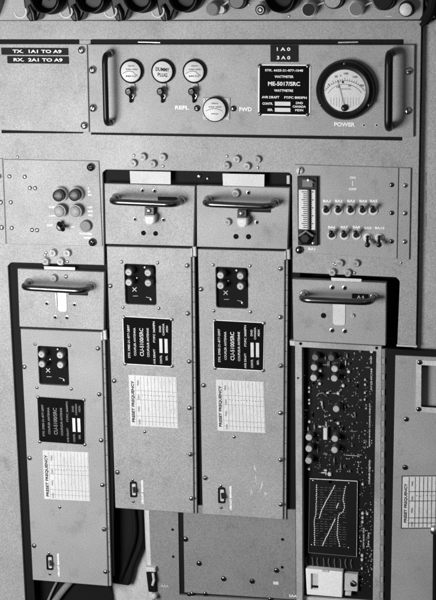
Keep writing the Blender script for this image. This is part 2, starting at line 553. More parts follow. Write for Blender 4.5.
def cap(x, y, R, m_face, m_side, h=.018, ring=None, dome=False):
    d = CD + h; k = kk(x, y, d); c = at(x, y, d); Rm = R * k
    b = MB()
    b.lathe(c, [(Rm * .5, d + (.002 if dome else 0)), (Rm * .86, d), (Rm * .88, d - .001)], m_face, 28)
    b.lathe(c, [(Rm * .88, d - .0008), (Rm * .98, d - .0015), (Rm, d - .003), (Rm, CD + .004), (Rm * 1.12, CD + .0035), (Rm * 1.12, CD)], m_side, 28)
    o = b.build('cap', cp)
    if ring:
        g = MB(); g.lathe(c, [(Rm * .25, d + .004), (Rm * .3, d)], SCREW, 14)
        g.lathe(c, [(Rm * .45, d + .003), (Rm * .6, d + .003), (Rm * .62, d - .001)], ring, 20); g.f.pop(); g.m.pop()
        g.build('contact_ring', o)
    return o


cap(212, 9.2, 6.4, MIDG, CAPG)
cap(221, 10, 4, PALE, SCREW, .012)
cap(236.5, .8, 8, MIDG, BAKE, .022)
cap(260.5, 9.8, 6.2, BAKE, PALE, .016, ring=PALE)
cap(308.3, 9.8, 7, BAKE, PALE, .016)
cap(332.5, -.4, 9.2, GREY, BAKE, .026)
cap(355.8, 9, 7.4, MIDG, PALE, .015)
cap(382.5, -.6, 11, BAKE, BAKE, .03, ring=None)
cap(405.6, 9.6, 7.2, DISC, BAKE, .017, dome=True)
for p0, p1, p2 in (((316, 6.2), (320, 4), (325, 2)), ((364, 6.5), (368, 4), (373, 2)), ((222, 6), (225, 4), (229, 1))):
    b = MB(); b.tube([V3(*p0, CD + .008), V3(*p1, CD + .006), V3(*p2, CD + .008)], .0011, PALE, 8); b.build('cap_chain', cp)
screw(cp, 289, 16.3, 1.2, CD, slot=False); screw(cp, 249, 4.5, 1.2, CD, slot=False)
b = MB(); b.prism(A([(385.5, 15.6), (392, 15.9), (392.3, 16.9), (386, 16.8)], CD + .0004), CD + .0004, .0006, OFFW); b.build('paint_chip', cp)

cb = thing('cable_bundle', 'black cables running down behind the top right corner of the rack', 'cables', (430, 10))
for i, (pts, rr, m_) in enumerate((
        (((427, -20), (428, 0), (424, 14), (416, 24)), .007, BAKE), (((433, -20), (434, -4), (440, 8)), .008, BAKE),
        (((424, -20), (425, -2), (430, 6), (445, 12)), .006, BAKE), (((421, 26), (428, 20), (437, 16), (450, 8)), .004, BAKE),
        (((430, -8), (432, 2), (431, 12), (433, 18)), .0025, PALE), (((436, -15), (432, 8), (428, 16), (424, 22)), .007, BLACK))):
    b = MB(); b.tube(fillet3([V3(x, y, -.01 + .004 * i) for x, y in pts], .03, 5), rr, m_, 10); b.build('cable', cb)
b = MB(); b.prism(A([(423, -30), (480, -30), (480, 12), (438, 15), (426, 21), (422.4, 22)], -.03), -.03, .02, BLACK); b.build('cable_sleeve', cb)

# ================================================================ measuring panels
bp = thing('blank_panel', 'plain grey panel with two black stick-on label strips at the upper left', 'blank panel', (40, 132))
BD = .003
b = MB(); b.prism(A([(-25, 44), (86.9, 44.2), (89, 132.3), (-25, 129.4)], BD), BD, .0025, GREY, .0006); b.build('plate', bp)
tape(bp, 1.2, 47.6, 68.6, 55.2, BD, 'TX.  1A1 TO A9', 49, 3.2, 37)
tape(bp, 7.2, 56.0, 69.2, 63.8, BD, 'RX.  2A1 TO A9', 49, 3.2, 38)
for x, y in ((81.3, 50.2), (84, 125.6)):
    screw(bp, x, y, 3.7, BD, high=1.2)
b = MB(); b.prism(A([(79.5, 40.2), (90.5, 40.2), (90.5, 44.4), (79.5, 44.4)], .0016), .0016, .0014, GREY); b.build('locating_tab', bp)

wm = thing('wattmeter_panel', 'wide grey wattmeter panel with round dial, detector plugs and two upright black handles', 'wattmeter', (250, 138))
WD = .005
b = MB(); b.prism(A([(87.9, 44.3), (414.6, 44.9), (413.6, 137.2), (90, 132.6)], WD), WD, .0045, GREY, .0009); b.build('plate', wm)
for x, y in ((92.3, 70), (92.7, 108.2), (408.6, 71.4), (407.8, 111.2)):
    screw(wm, x, y, 3.9, WD, high=1.3, m_=SCREW)
handle(wm, (109.6, 53.6), (111.2, 122), WD, .024, .0042, BAKE, SCREW, 4.2)
handle(wm, (391, 53.2), (390.4, 126), WD, .026, .0056, BAKE, SCREW, 4.2)


def detector(x, txt):
    d = WD + .006; k = kk(x, 71.5, d); c = at(x, 71.6, d)
    b = MB()
    b.lathe(c, [(9.9 * k, d), (11.1 * k, d - .0008), (11.6 * k, d - .002), (11.6 * k, WD)], BAKE, 36)
    o = b.build('detector_plug', wm)
    g = MB(); g.lathe(c, [(9.2 * k, d + .0008), (9.8 * k, d + .0003), (9.8 * k, d - .001)], DISC, 36)
    if txt:
        for i, s in enumerate(txt):
            g.text(s, x, 69.6 + 5.4 * i, 13.5 if i == 0 else 9.5, 3.6, d + .0012, INKD, bold=.015, rot=-4)
    else:
        for yy, wd, hh, s in ((66, 7, 1.3, '25W'), (69.4, 12, 1.4, '200-400'), (76.2, 11, 1.4, 'MHZ')):
            g.text(s, x + .6, yy, wd, hh, d + .0012, INK)
        pts = [Vector((p.x, -d - .001, p.y)) for p in [at(x - 8 + i * 1.5, 73.6 - 2.6 * math.sin(i / 9 * 3.1) + (1.2 if i > 7 else 0), d) for i in range(11)]]
        g.tube(pts, .0004, INK, 6)
    g.build('face_disc', o)
    g = MB()
    g.prism(rounded(A([(x - 2.2, 83.5), (x + 3.8, 83.5), (x + 4.4, 91), (x + 3.6, 97), (x - .5, 97), (x - 1.5, 90)], WD + .002), .001, 2), WD + .002, .002, PALE, .0004)
    g.build('clip', o)
    g = MB(); d2 = WD + .012; c2 = at(x - 2.2, 91.8, d2)
    g.lathe(c2, [(k * 2.2, d2 + .002), (k * 3.6, d2), (k * 4, d2 - .002), (k * 3.4, d2 - .006), (k * 2, d2 - .008), (k * 2, WD)], BAKE, 20)
    g.tube([V3(x - 1.2, 93, WD + .008), V3(x + .3, 98, WD + .004), V3(x + .2, 102, WD + .002)], .0026, BAKE, 10)
    g.tube([V3(x - 4.4, 90.2, WD + .0142), V3(x - 1.4, 89.4, WD + .0145)], .0007, SCREW, 6)  # thin bright tubes put on as metallic glints, here and on the tail
    g.tube([V3(x + 1.6, 94, WD + .006), V3(x + 3.0, 96.4, WD + .006), V3(x + 1.4, 98.6, WD + .005)], .0009, SCREW, 6)
    g.build('latch_knob', o)


for x, t in ((130.8, None), (162.4, ('DUMMY', 'PLUG')), (193.8, None)):
    detector(x, t)
words(wm, (('REFL', 182, 107.6, 14, 3.8), ('FWD', 245.6, 109.2, 12.6, 4.2), ('POWER', 344.6, 124.4, 21, 4.4)), WD + .0004, .045)
screw(wm, 197, 108.3, 3.2, WD, m_=DARKCHROME); screw(wm, 233.4, 108.6, 3.0, WD, m_=DARKCHROME)
# element holder between REFL and FWD
b = MB(); b.prism(A([(202.8, 97.6), (230, 98), (229.4, 119.6), (203, 119.4)], WD + .0015), WD + .0015, .0016, PALE, .0004)
o = b.build('element_holder', wm)
g = MB(); d = WD + .008; k = kk(215, 109, d)
g.lathe(at(214.4, 109.8, d), [(11.2 * k, d), (12.1 * k, d - .0012), (12.3 * k, d - .007)], BAKE, 36)
g.lathe(at(214.4, 109.8, d), [(10.4 * k, d + .0008), (11 * k, d + .0003), (11 * k, d - .001)], DISC, 36)
for yy, s, wd in ((103.5, '100W', 7), (107, '225-400', 13), (114, 'FWD', 7)):
    g.text(s, 214.8, yy, wd, 1.4, d + .0012, INK)
g.tube([V3(206 + i * 1.8, 111 - 2.4 * math.sin(i / 9 * 3.1), d + .001) for i in range(10)], .0004, INK, 6)
g.build('dial_disc', o)
screw(o, 205.6, 117, 1.5, WD + .0015)
for x, y in ((204.8, 99.6), (228, 100.2), (227.6, 117.4)):
    screw(o, x, y, .9, WD + .0015, slot=False)
tape(wm, 270.4, 44.9, 298.6, 62, WD, ['1 A 0', '3 A 0'], 13.5, 3.5, 283.5)
# nameplate
b = MB(); b.prism(rounded(A([(258.2, 64.2), (310.6, 64.6), (310.2, 116.2), (257.9, 115.2)], WD + .0012), .002, 3), WD + .0012, .0014, WHITE, .0002)
b.prism(rounded(A([(259.6, 65.6), (309.2, 66), (308.8, 114.8), (259.3, 113.9)], WD + .0015), .0015, 3), WD + .0015, .001, PLATE)
D_ = WD + .0018
for s, x, y, wd, h in (('STK. 6625-21-877-1048', 284, 70.4, 38, 2.3), ('WATTMETER', 284, 76.7, 19, 2.4), ('ME-5017/SRC', 284, 83.8, 32, 4.1),
                       ('WATTMETRE', 283.6, 90.6, 19, 2.4), ('AVR DRAFT', 270.5, 97.2, 17.5, 2.4), ('FT/FC 8003PN', 295.5, 97.6, 22.5, 2.4),
                       ('CONTR.', 267.6, 103.6, 10.5, 2.3), ('SER.', 270.2, 109.8, 5.5, 2.3), ('DND', 299.4, 103, 7, 2.2), ('CANADA', 299.2, 106.6, 13.2, 2.3), ('MDN', 299.2, 110.2, 8, 2.2)):
    b.text(s, x, y, wd, h, D_, WHITE, bold=.025)
b.prism(rect(274.8, 101.6, 290.4, 105.8, D_), D_, .0004, DISC); b.prism(rect(274.8, 107.8, 290.4, 112, D_), D_, .0004, DISC)
o = b.build('nameplate', wm)
for x, y in ((259.8, 66), (307.8, 66.4), (259.8, 113.8), (307.4, 114.4)):
    screw(o, x, y, 2.0, D_ - .0005, m_=DARKCHROME)
# large dial meter
d = WD + .016; mc = at(344.3, 91.2, d); k = kk(345, 91, d)
b = MB(); b.lathe(mc, [(20.9 * k, d - .0042), (22.0 * k, d - .0012), (24.6 * k, d), (27.4 * k, d - .002), (29.2 * k, d - .006), (29.6 * k, WD + .003), (30 * k, WD + .002), (30 * k, WD - .0005)], BAKE, 64)
b.f.pop(); b.m.pop()
mt = b.build('power_meter', wm)
b = MB(); b.lathe(mc, [(20.6 * k, d - .0045), (21.6 * k, d - .0046)], DIAL, 48)
dd = d - .0042


def arc_pts(rad, a0, a1, n, cx=344.8, cy=104.5, w_=0):
    return [at(cx + rad * math.cos(math.radians(a0 + (a1 - a0) * i / n)), cy - rad * math.sin(math.radians(a0 + (a1 - a0) * i / n)), dd) for i in range(n + 1)]


for rad in (24, 20.5):
    p = arc_pts(rad, 145, 35, 26); q = arc_pts(rad - .45, 145, 35, 26)
    b.prism(p + q[::-1], dd, .0002, INK)
for i in range(21):
    a = math.radians(145 - 110 * i / 20); L = 2.8 if i % 5 == 0 else 1.6
    u = (math.cos(a), -math.sin(a)); n_ = (math.sin(a) * .22, math.cos(a) * .22)
    p = [(344.8 + u[0] * rr + n_[0] * s, 104.5 + u[1] * rr + n_[1] * s) for rr, s in ((24, 1), (24 + L, 1), (24 + L, -1), (24, -1))]
    b.prism(A(p, dd), dd, .0002, INK)
for s, x, y in (('0', 328.6, 84.6), ('50', 336, 76.6), ('100', 346, 73.6), ('150', 355, 77), ('200', 361.5, 85.5), ('10', 338, 87), ('20', 349.5, 85.6)):
    b.text(s, x, y, 1.5 * len(s), 2.0, dd + .0002, INK)
b.text('WATTS', 345.5, 89.2, 10, 1.8, dd + .0002, INKP) 
for i in range(11):
    b.prism(rect(330.6 + i * 2.8, 97.6, 331.0 + i * 2.8, 109 - abs(i - 5) * .9, dd), dd, .0002, INKP)
b.build('dial', mt)
b = MB(); b.tube([V3(344.6, 107, dd + .001), V3(337.5, 80.5, dd + .001)], .0003, INKD, 6)
b.lathe(at(342.8, 82.2, dd), [(.0012, dd + .0006), (.0016, dd)], INKD, 10); b.lathe(at(340.5, 75.8, dd), [(.0006, dd + .0006), (.0008, dd)], INKD, 10)
b.build('needle', mt)
b = MB(); b.lathe(at(344.3, 108.2, d - .001), [(k * 2.2, d - .0005), (k * 3.3, d - .0015), (k * 3.5, d - .004)], BAKE, 20); b.build('zero_adjuster', mt)
for x, y in ((344.5, 63.8), (320.6, 104.8), (369, 105)):
    screw(mt, x, y, 1.6, d - .0015, m_=DARKCHROME)
for x in (364, 376.8):
    b = MB(); c = at(x, 125.2, WD); b.lathe(c, [(.0014, WD + .0006), (.0024, WD + .0006), (.0026, WD)], OFFW, 16); b.f.pop(); b.m.pop()
    b.lathe(c, [(.0014, WD + .0004), (.0014, WD)], HOLE, 12); b.build('eyelet', wm)

# ================================================================ small panels left and right
ep = thing('edge_panel', 'narrow strip of grey panel with three screws at the far left edge', 'panel', (0, 245))
b = MB(); b.prism(A([(-30, 157.5), (2.4, 158.6), (6, 244), (-30, 243)], .002), .002, .0018, GREY, .0006); b.build('plate', ep)
for x, y in ((-1, 176), (.4, 202.3), (1.4, 227.6)):
    screw(ep, x, y, 2.4, .002)

lp = thing('control_panel', 'grey control panel with two black fuse caps and two pale indicator lamps', 'control panel', (50, 245))
LD = .002
b = MB(); b.prism(A([(3.4, 159.4), (98.8, 161), (102.4, 246.4), (7, 243.8)], LD), LD, .0018, GREY, .0006); b.build('plate', lp)
for x, y in ((90.5, 167.4), (92.3, 242.5)):
    screw(lp, x, y, 4.0, LD, high=1.5, m_=DARKCHROME, cross=True)
for x, y in ((9.3, 176.4), (24.6, 176.8), (29.7, 188), (35, 188.2), (10.6, 202.3), (11.6, 228), (31.9, 230), (36.9, 230.3)):
    screw(lp, x, y, 2.1, LD)


def knurled(x, y, parent):
    d = LD + .017; k = kk(x, y, d); c = at(x, y, d)
    b = MB(); n = 20; prof = [(3.0, d), (5.1, d - .0008), (5.4, d - .002), (5.4, d - .012)]
    b.lathe(c, [(ra * k, dd_) for ra, dd_ in prof], BAKE, 22)
    for i in range(0, n):
        a = 2 * math.pi * i / n; p = Vector((c.x + 5.4 * k * math.cos(a), c.y + 5.4 * k * math.sin(a)))
        b.lathe(p, [(.0007, d - .002), (.0008, d - .012)], BAKE, 6)
    b.prism([c + Vector((-.005, .0007)), c + Vector((.005, .0007)), c + Vector((.005, -.0007)), c + Vector((-.005, -.0007))], d + .0002, .0008, MIDG)
    o = b.build('fuse_holder', parent)
    g = MB(); g.lathe(c, [(6.6 * k, d - .010), (7.2 * k, d - .011), (7.2 * k, LD)], PALE, 28); g.build('collar', o)


knurled(57.6, 196.2, lp); knurled(73.6, 195.8, lp)
for x, y in ((59, 211.6), (75, 211.8)):
    d = LD + .012; k = kk(x, y, d); c = at(x, y, d); b = MB()
    b.lathe(c, [(1.5 * k, d + .0025), (4 * k, d + .0018), (5.2 * k, d), (5.6 * k, d - .002)], GREY, 28)
    b.lathe(c, [(5.6 * k, d - .001), (6.2 * k, d - .0012), (6.3 * k, d - .003)], PALE, 28); b.f.pop(); b.m.pop()
    b.lathe(c, [(6.3 * k, d - .002), (6.4 * k, d - .005), (6.2 * k, LD)], CAPG, 28); b.build('indicator_lamp', lp)
b = MB(); c = at(61, 226.4, LD); k = kk(61, 226, LD)
b.lathe(c, [(2.4 * k, LD + .005), (4.0 * k, LD + .004), (4.2 * k, LD)], SCREW, 14)
o = b.build('toggle_switch', lp)
b = MB(); b.tube([V3(61, 226.5, LD + .004), V3(63, 229.5, LD + .017)], .0032, BAKE, 10); b.build('lever', o)
b = MB(); b.tube([V3(61, 226, LD + .003), V3(59, 223.6, LD + .010)], .0036, BAKE, 10); b.build('lever_guard', o)
b = MB(); d = LD + .006; k = kk(85, 226, d); b.lathe(at(85.2, 226.4, d), [(4.9 * k, d), (5.5 * k, d - .001), (5.5 * k, LD)], MIDG, 24); b.build('push_button', lp)
words(lp, [(a, x, y, wd, 2.0) for a, x, y, wd in (('OFF', 49.7, 225.3, 6), ('ON', 71.8, 226.8, 5), ('POWER', 86, 233.8, 13), ('RESET', 88, 237.8, 8), ('5A', 89.4, 191.6, 3), ('5A', 90, 194.8, 4), ('1', 88.4, 188.2, .9), ('FUSE', 52, 207.2, 6),
       ('LAMP', 52.6, 215.8, 7), ('115V', 90.3, 207.4, 5), ('60HZ', 90.5, 211.2, 5), ('AC', 90.5, 215.2, 5))], LD + .0004, .05)

sp = thing('switch_panel', 'grey panel with ten small toggle switches and an upright scale gauge', 'switch panel', (350, 255))
b = MB(); b.prism(A([(294.5, 164.4), (398.6, 167.6), (396.8, 258.8), (296, 252.6)], LD), LD, .0018, GREY, .0006); b.build('plate', sp)
b = MB(); b.prism(A([(399.7, 167.7), (411, 168.2), (409.2, 259.9), (398.0, 259)], LD + .001), LD + .001, .0028, GREY, .0006); b.build('side_strip', sp)
for x, y in ((391.6, 185), (391.6, 213), (391.3, 241.5)):
    screw(sp, x, y, 2.4, LD, m_=DARKCHROME)
for x, y in ((405, 185.6), (404.8, 213.4), (404.6, 241.8)):
    screw(sp, x, y, 2.5, LD + .001)
# gauge
gd = LD + .006
b = MB(); b.prism(A([(297.2, 176.6), (317.3, 176.9), (317.6, 246), (298, 245.4)], gd), gd, .006, BAKE, .0008)
ga = b.build('scale_gauge', sp)
b = MB(); b.prism(rect(298.6, 189.6, 309.6, 229.6, gd + .002), gd + .002, .002, GLASS, .0006)
b.prism(rect(311.4, 189.8, 315.4, 230, gd + .001), gd + .001, .001, GLASS, .0004)
b.tube([V3(308.2, 190, gd + .003), V3(308.4, 229, gd + .003)], .0016, CAPG, 8)
for i in range(19):
    y = 191.5 + i * 1.98
    b.prism(rect(303.2 if i % 4 else 301.6, y, 307, y + .8, gd + .0024), gd + .0024, .0004, INKD)
    b.prism(rect(309.8, y + .3, 311.6 if i % 4 else 313, y + 1.0, gd + .0024), gd + .0024, .0016, INKD)
b.build('scale', ga)
b = MB(); d = gd + .007; k = kk(305, 240, d)
b.lathe(at(304.8, 238.6, d), [(4.2 * k, d), (7.4 * k, d - .003), (7.6 * k, gd)], BAKE, 6)
b.tube([V3(299, 236, d), V3(306, 231, d), V3(313, 236, d - .002)], .0016, CAPG, 8)
b.build('adjusting_nut', ga)
b = MB(); b.prism(rect(302, 179.2, 313, 187.6, gd + .003), gd + .003, .003, MIDG, .0012)
b.lathe(at(308, 180.2, gd + .004), [(.0016, gd + .005), (.0022, gd + .003)], SCREW, 10)
b.tube([V3(310.4, 179.6, gd + .004), V3(314.2, 183, gd + .004)], .0007, SCREW, 6); b.build('end_fitting', ga)
screw(sp, 299.8, 170.8, 3.9, LD, m_=DISC, high=1.4); screw(sp, 299.2, 250.2, 4.0, LD, m_=DARKCHROME, high=1.5); screw(sp, 313.5, 243.3, 2.2, gd, m_=SCREW)


def toggle(x, y, up):
    k = kk(x, y, LD); c = at(x + .3, y + 1.2, LD + .002); b = MB()
    b.lathe(c, [(2.8 * k, LD + .0022), (4.4 * k, LD + .002), (4.7 * k, LD + .0008), (4.7 * k, LD)], DISC, 20)
    b.lathe(at(x, y + .6, LD + .003), [(1.9 * k, LD + .007), (2.5 * k, LD + .006), (2.6 * k, LD + .002)], BAKE if up else PALE, 14)
    o = b.build('toggle_switch', sp)
    g = MB()
    if up:
        g.tube([V3(x, y + 2, LD + .003), V3(x - .1, y - .4, LD + .009), V3(x - .4, y - 1.8, LD + .012)], .0024, BAKE, 12)
        g.lathe(at(x - .5, y - 2.0, LD + .0135), [(.0015, LD + .0150), (.0029, LD + .0142), (.0032, LD + .0125), (.0025, LD + .010)], BAKE, 14)
    else:
        g.tube([V3(x, y + 1.5, LD + .004), V3(x, y + 4, LD + .009), V3(x, y + 7.4, LD + .013)], .0021, BAKE, 12)
        g.lathe(at(x, y + 8, LD + .0145), [(.0018, LD + .0165), (.0036, LD + .0155), (.0038, LD + .0125), (.0028, LD + .010)], BAKE, 14)
        g.lathe(at(x + .1, y + .4, LD + .007), [(.0015, LD + .0076), (.0022, LD + .0070)], HOLE, 12)
    g.build('lever', o)


words(sp, (('ON', 352.6, 177.6, 5.6, 2.6), ('OFF', 352.6, 189.2, 8, 2.6), ('I', 352.6, 183.4, .8, 5), ('BA1', 311.8, 248.8, 7, 2.8)), LD + .0004, .04)
for i, x in enumerate((326, 338, 350.3, 362.4, 372.9)):
    toggle(x, 209.6, True); words(sp, (('BA%d' % (i + 1), x + .8, 201.0, 7.6, 2.8),), LD + .0004, .05)
for i, x in enumerate((331.4, 343.9, 356, 367.4, 379)):
    toggle(x, (234.4 if i < 3 else 236.8), i < 3); words(sp, (('BA%d' % (i + 6), x + .4 + (i == 4) * .3, 227.2 + (i > 2) * .8, 7.4 + (i == 4) * 2.2, 2.8),), LD + .0004, .05)

# ================================================================ antenna coupler units
MD = .004        # front of the units
HD = MD


def upper_box(root, hm):
    """handle box of a unit, drawn where the middle unit has it"""
    b = MB(); b.prism(rounded(A([(104.4, 183.4), (194.9, 185.8), (193.6, 246.4), (105.6, 244)], MD), .0008, 2), MD, .012, GREY, .0008)
    b.build('handle_box', root)
    handle(root, (116.2, 197.6), (181.4, 200.4), MD, .031, .0046, hm, SCREW, 4.6)


def closed_unit():
    root = thing('antenna_coupler', 'closed grey antenna coupler with a protruding latch, left one of the upper pair', 'antenna coupler', (150, 512),
                 'antenna coupler units in the rack')
    upper_box(root, DARKCHROME)
    win = rounded(A([(124.1, 263.7), (155.6, 265.1), (156.5, 305.4), (125.4, 304)], MD), .0035, 4)
    b = MB(); b.prism(A([(106.6, 246.4), (191.0, 248.6), (193.6, 513.6), (115.4, 508)], MD), MD, .012, GREY, .0008, holes=[win])
    cv = b.build('cover', root)
    b = MB(); b.prism(A([(120, 259), (160, 260), (161, 310), (121, 309)], MD - .006), MD - .006, .003, CRINK)
    for x, y in ((134.6, 289.4),):
        for s in (1, -1):
            q = [(x - 2, y - 2 * s), (x + 2, y + 2 * s)]
            b.tube([V3(*q[0], MD - .0055), V3(*q[1], MD - .0055)], .0007, OFFW, 6)
    b.tube([V3(146, 297, MD - .0055), V3(150.5, 298, MD - .0055), V3(151.5, 301, MD - .0055)], .0004, OFFW, 6)
    b.tube([V3(133, 296, MD - .0055), V3(138, 296, MD - .0055)], .0004, OFFW, 6)
    wp = b.build('tuning_recess', root)
    for x, y in ((128.6, 272.4), (147.8, 273), (128.8, 282.6), (148, 283.2)):
        d = MD + .011; k = kk(x, y, d); c = at(x, y, d)
        g = MB(); g.lathe(c, [(.7 * k, d + .0002), (.8 * k, d + .0006), (2.8 * k, d + .0006), (3.25 * k, d - .0003), (3.3 * k, d - .0016)], CAPK, 20)
        g.lathe(c, [(3.3 * k, d - .0014), (3.75 * k, d - .002), (3.9 * k, MD - .006)], CAPS, 20)
        g.prism([c + Vector((-.0022, .0003)), c + Vector((.0022, .0003)), c + Vector((.0022, -.0003)), c + Vector((-.0022, -.0003))], d + .0009, .0005, CAPG)
        g.build('trimmer_knob', wp)
    for x, y in ((144.8, 267.5), (136.8, 278.2), (150.8, 299.6)):
        screw(wp, x, y, 1.5, MD - .006, slot=False)
    # nameplate, turned a quarter turn
    N = MD + .001
    b = MB(); b.prism(rounded(A([(122.4, 316), (172.6, 318.8), (172.4, 367), (123.8, 364.2)], N), .0015, 3), N, .001, WHITE, .0002)
    b.prism(rounded(A([(123.1, 316.8), (171.9, 319.5), (171.7, 366.2), (124.4, 363.5)], N + .0003), .0012, 3), N + .0003, .001, PLATE)
    N += .0005
    for s, x, y, wd, h in (('STK 5985-21-877-2897', 128.8, 341.5, 33, 2.2), ('COUPLER ANTENNA', 134.8, 341.8, 28, 2.2), ('CU-5100/SRC', 141.6, 342.2, 28, 3.9),
                           ('COUPLEUR ANTENNE', 148, 342.6, 29, 2.2), ('AVR DRAFT', 154.4, 356.6, 15, 2.0), ('FT/FC 3600PN', 154, 332, 21, 2.1),
                           ('CONTR.', 161.0, 359.4, 8.6, 2.1), ('SER.', 166.6, 358, 5, 2.0), ('DND', 160, 329, 6.4, 2.0), ('CANADA', 163.4, 329.6, 12, 2.0), ('MDN', 167, 329, 6.4, 2.0)):
        b.text(s, x, y, wd, h, N, OFFW, rot=90, bold=.02)
    b.prism(rect(159.2, 338.6, 162.6, 353, N), N, .0004, DISC); b.prism(rect(164.4, 338.8, 167.8, 353.2, N), N, .0004, DISC)
    npl = b.build('nameplate', root)
    for x, y in ((123.6, 317.4), (171.4, 319.8), (124.9, 364), (171.6, 366.4)):
        screw(npl, x, y, 1.7, N - .0004)
    # catch window near the foot
    b = MB(); b.prism(rounded(A([(129.6, 482), (136, 482), (136.4, 497.6), (130, 497.4)], MD + .003), .002, 3), MD + .003, .003, BAKE, .0006)
    f = b.build('circuit_breaker', root)
    g = MB(); g.prism(rounded(A([(131.8, 484), (135.6, 484), (135.8, 495.6), (132.2, 495.4)], MD + .0045), .0015, 3), MD + .0045, .002, PALE, .0005)
    g.tube([V3(133.6, 487, MD + .006), V3(134.4, 493, MD + .009)], .002, BAKE, 10); g.build('rocker', f)
    screw(f, 132.6, 480, 1.4, MD); screw(f, 133.2, 501.6, 1.5, MD)
    b = MB(); b.text('CIRCUIT BREAKER', 142.4, 492, 25, 2.1, MD + .0004, WHITE, rot=90, bold=.07); b.build('lettering', root)
    for x, y in ((121.4, 262), (157.4, 263), (122.8, 307.3), (158.6, 308.4), (144.6, 431.8)):
        screw(root, x, y, 1.7, MD)
    for x, y in ((187, 265.7), (187.6, 313.6), (188.8, 361.6), (189.4, 408.2), (190.3, 454.4), (191.2, 498.6), (110, 286), (114, 381), (117.2, 472.4)):
        screw(root, x, y, 2.4, MD, high=1.3)
    # hinge strip down the right side
    H = MD - .004
    b = MB()
    tp, bt = (191.8, 257), (194.2, 513.6); tp2, bt2 = (194.3, 257), (196.7, 513.8)
    n = 17
    for i in range(n):
        t0, t1 = i / n, (i + .975) / n
        L = lambda a, c, t: (a[0] + (c[0] - a[0]) * t, a[1] + (c[1] - a[1]) * t)
        b.prism(A([L(tp, bt, t0), L(tp2, bt2, t0), L(tp2, bt2, t1), L(tp, bt, t1)], H), H, .006, GREY, .0004)
    b.build('hinge', root)
    b = MB(); b.prism(A([(192.4, 246.8), (195.8, 246.9), (196.2, 256.6), (192.6, 256.4)], MD + .0015), MD + .0015, .006, PALE, .0008)
    b.prism(A([(190.4, 248.4), (192.2, 248.4), (192.4, 257), (190.6, 257)], MD + .0035), MD + .0035, .006, PALE, .0006)
    b.build('hinge_clip', root)
    return root


def chart(parent, x, y, kind, sc=1.0):
    """preset frequency card; (x, y) is its upper left corner; kind 1 is the wider ruled one on the open cover"""
    N = MD + .0006
    if kind == 0:
        P = lambda u, v: (x + (u * 48 + v * 1.9) * sc, y + (u * 2.4 + v * 51) * sc)
        W_, H_ = 48, 51
    else:
        P = lambda u, v: (x + u * 56 + v * -.8, y + u * -.3 + v * 52.5)
        W_, H_ = 56, 52.5
    b = MB(); b.prism(A([P(0, 0), P(1, 0), P(1, 1), P(0, 1)], N), N, .0006, PAPER)
    N += .0003
    m1 = INKP if kind == 0 else INK
    lw = .006 if kind == 0 else .011

    def line(u0, v0, u1, v1, wd, m_):
        if abs(u1 - u0) > abs(v1 - v0):
            q = [P(u0, v0 - wd), P(u1, v1 - wd), P(u1, v1 + wd), P(u0, v0 + wd)]
        else:
            q = [P(u0 - wd, v0), P(u0 + wd, v0), P(u1 + wd, v1), P(u1 - wd, v1)]
        b.prism(A(q, N), N, .0002, m_)
    for i in range(11):
        line(.24 + i * .074, .02, .24 + i * .074, .98, lw * .6, m1)
    for v in (.30, .48, .80, .90):
        line(.13, v, .99, v, lw * .7, m1)
    line(.13, .02, .13, .98, lw * .7, m1)
    if kind:
        for v in (.004, .996):
            line(0, v, 1, v, .008, INKD)
        line(.004, 0, .004, 1, .008, INKD)
    for s in range(12):
        line(.26 + s * .06, .385 + random.uniform(-.012, .012), .280 + s * .06, .385, .006, INK if kind == 0 else INKD)
    for u in range(11):
        for v0, v1 in ((.05, .28), (.5, .78)):
            if random.random() < .55:                      # pencilled figures
                v = random.uniform(v0, v1 - .12)
                for q in range(random.randint(3, 5)):
                    uu = .245 + u * .0675
                    line(uu, v + q * .026, uu + random.uniform(.012, .03), v + q * .026 + .004, .0035, INKP)
    c = P(.075, .52)
    b.text('PRESET FREQUENCY', c[0], c[1], 42, 3.3, N + .0001, INKD, rot=90, bold=.035)
    for s, v in (('FREQ', .15), ('CHAN', .43), ('FREQ', .66), ('CHAN', .92)):
        c = P(.19, v); b.text(s, c[0], c[1], 5.2, 1.8, N + .0001, INK if kind == 0 else INKD, rot=90)
    return b.build('frequency_card', parent)


u2 = closed_unit()
base2 = u2.location.copy()
u3 = dup(u2); u1 = dup(u2)
dx3, dx1 = Vector((.1373, 0, .0007)), Vector((-.1398, 0, -.1322))
u3.location = base2 + dx3; u1.location = base2 + dx1
for u in (u3, u1):
    u['world_base'] = tuple(u.location)
u3['label'] = 'closed grey antenna coupler with chipped paint near the foot, right of the upper pair'
u1['label'] = 'closed grey antenna coupler hanging lowest at the far left of the rack'


def latch(parent, x, y):
    b = MB(); b.prism(rounded(A([(x - 4.5, y), (x + 5, y), (x + 5, y + 10), (x - 4.5, y + 10)], MD + .010), .001, 2), MD + .010, .010, BAKE, .001)  # handle's shadow on the latch top put in as a black body
    o = b.build('latch', parent)
    g = MB(); g.prism(rounded(A([(x - 5, y + 8.5), (x + 5.6, y + 8.5), (x + 5.4, y + 15), (x + 3, y + 18.4), (x - 2, y + 18.4), (x - 4.6, y + 15)], MD + .016), .003, 4), MD + .016, .016, DISC, .002)
    g.build('pull_tab', o)
    screw(o, x - .5, y + 3.8, 2.6, MD + .010)
    return o


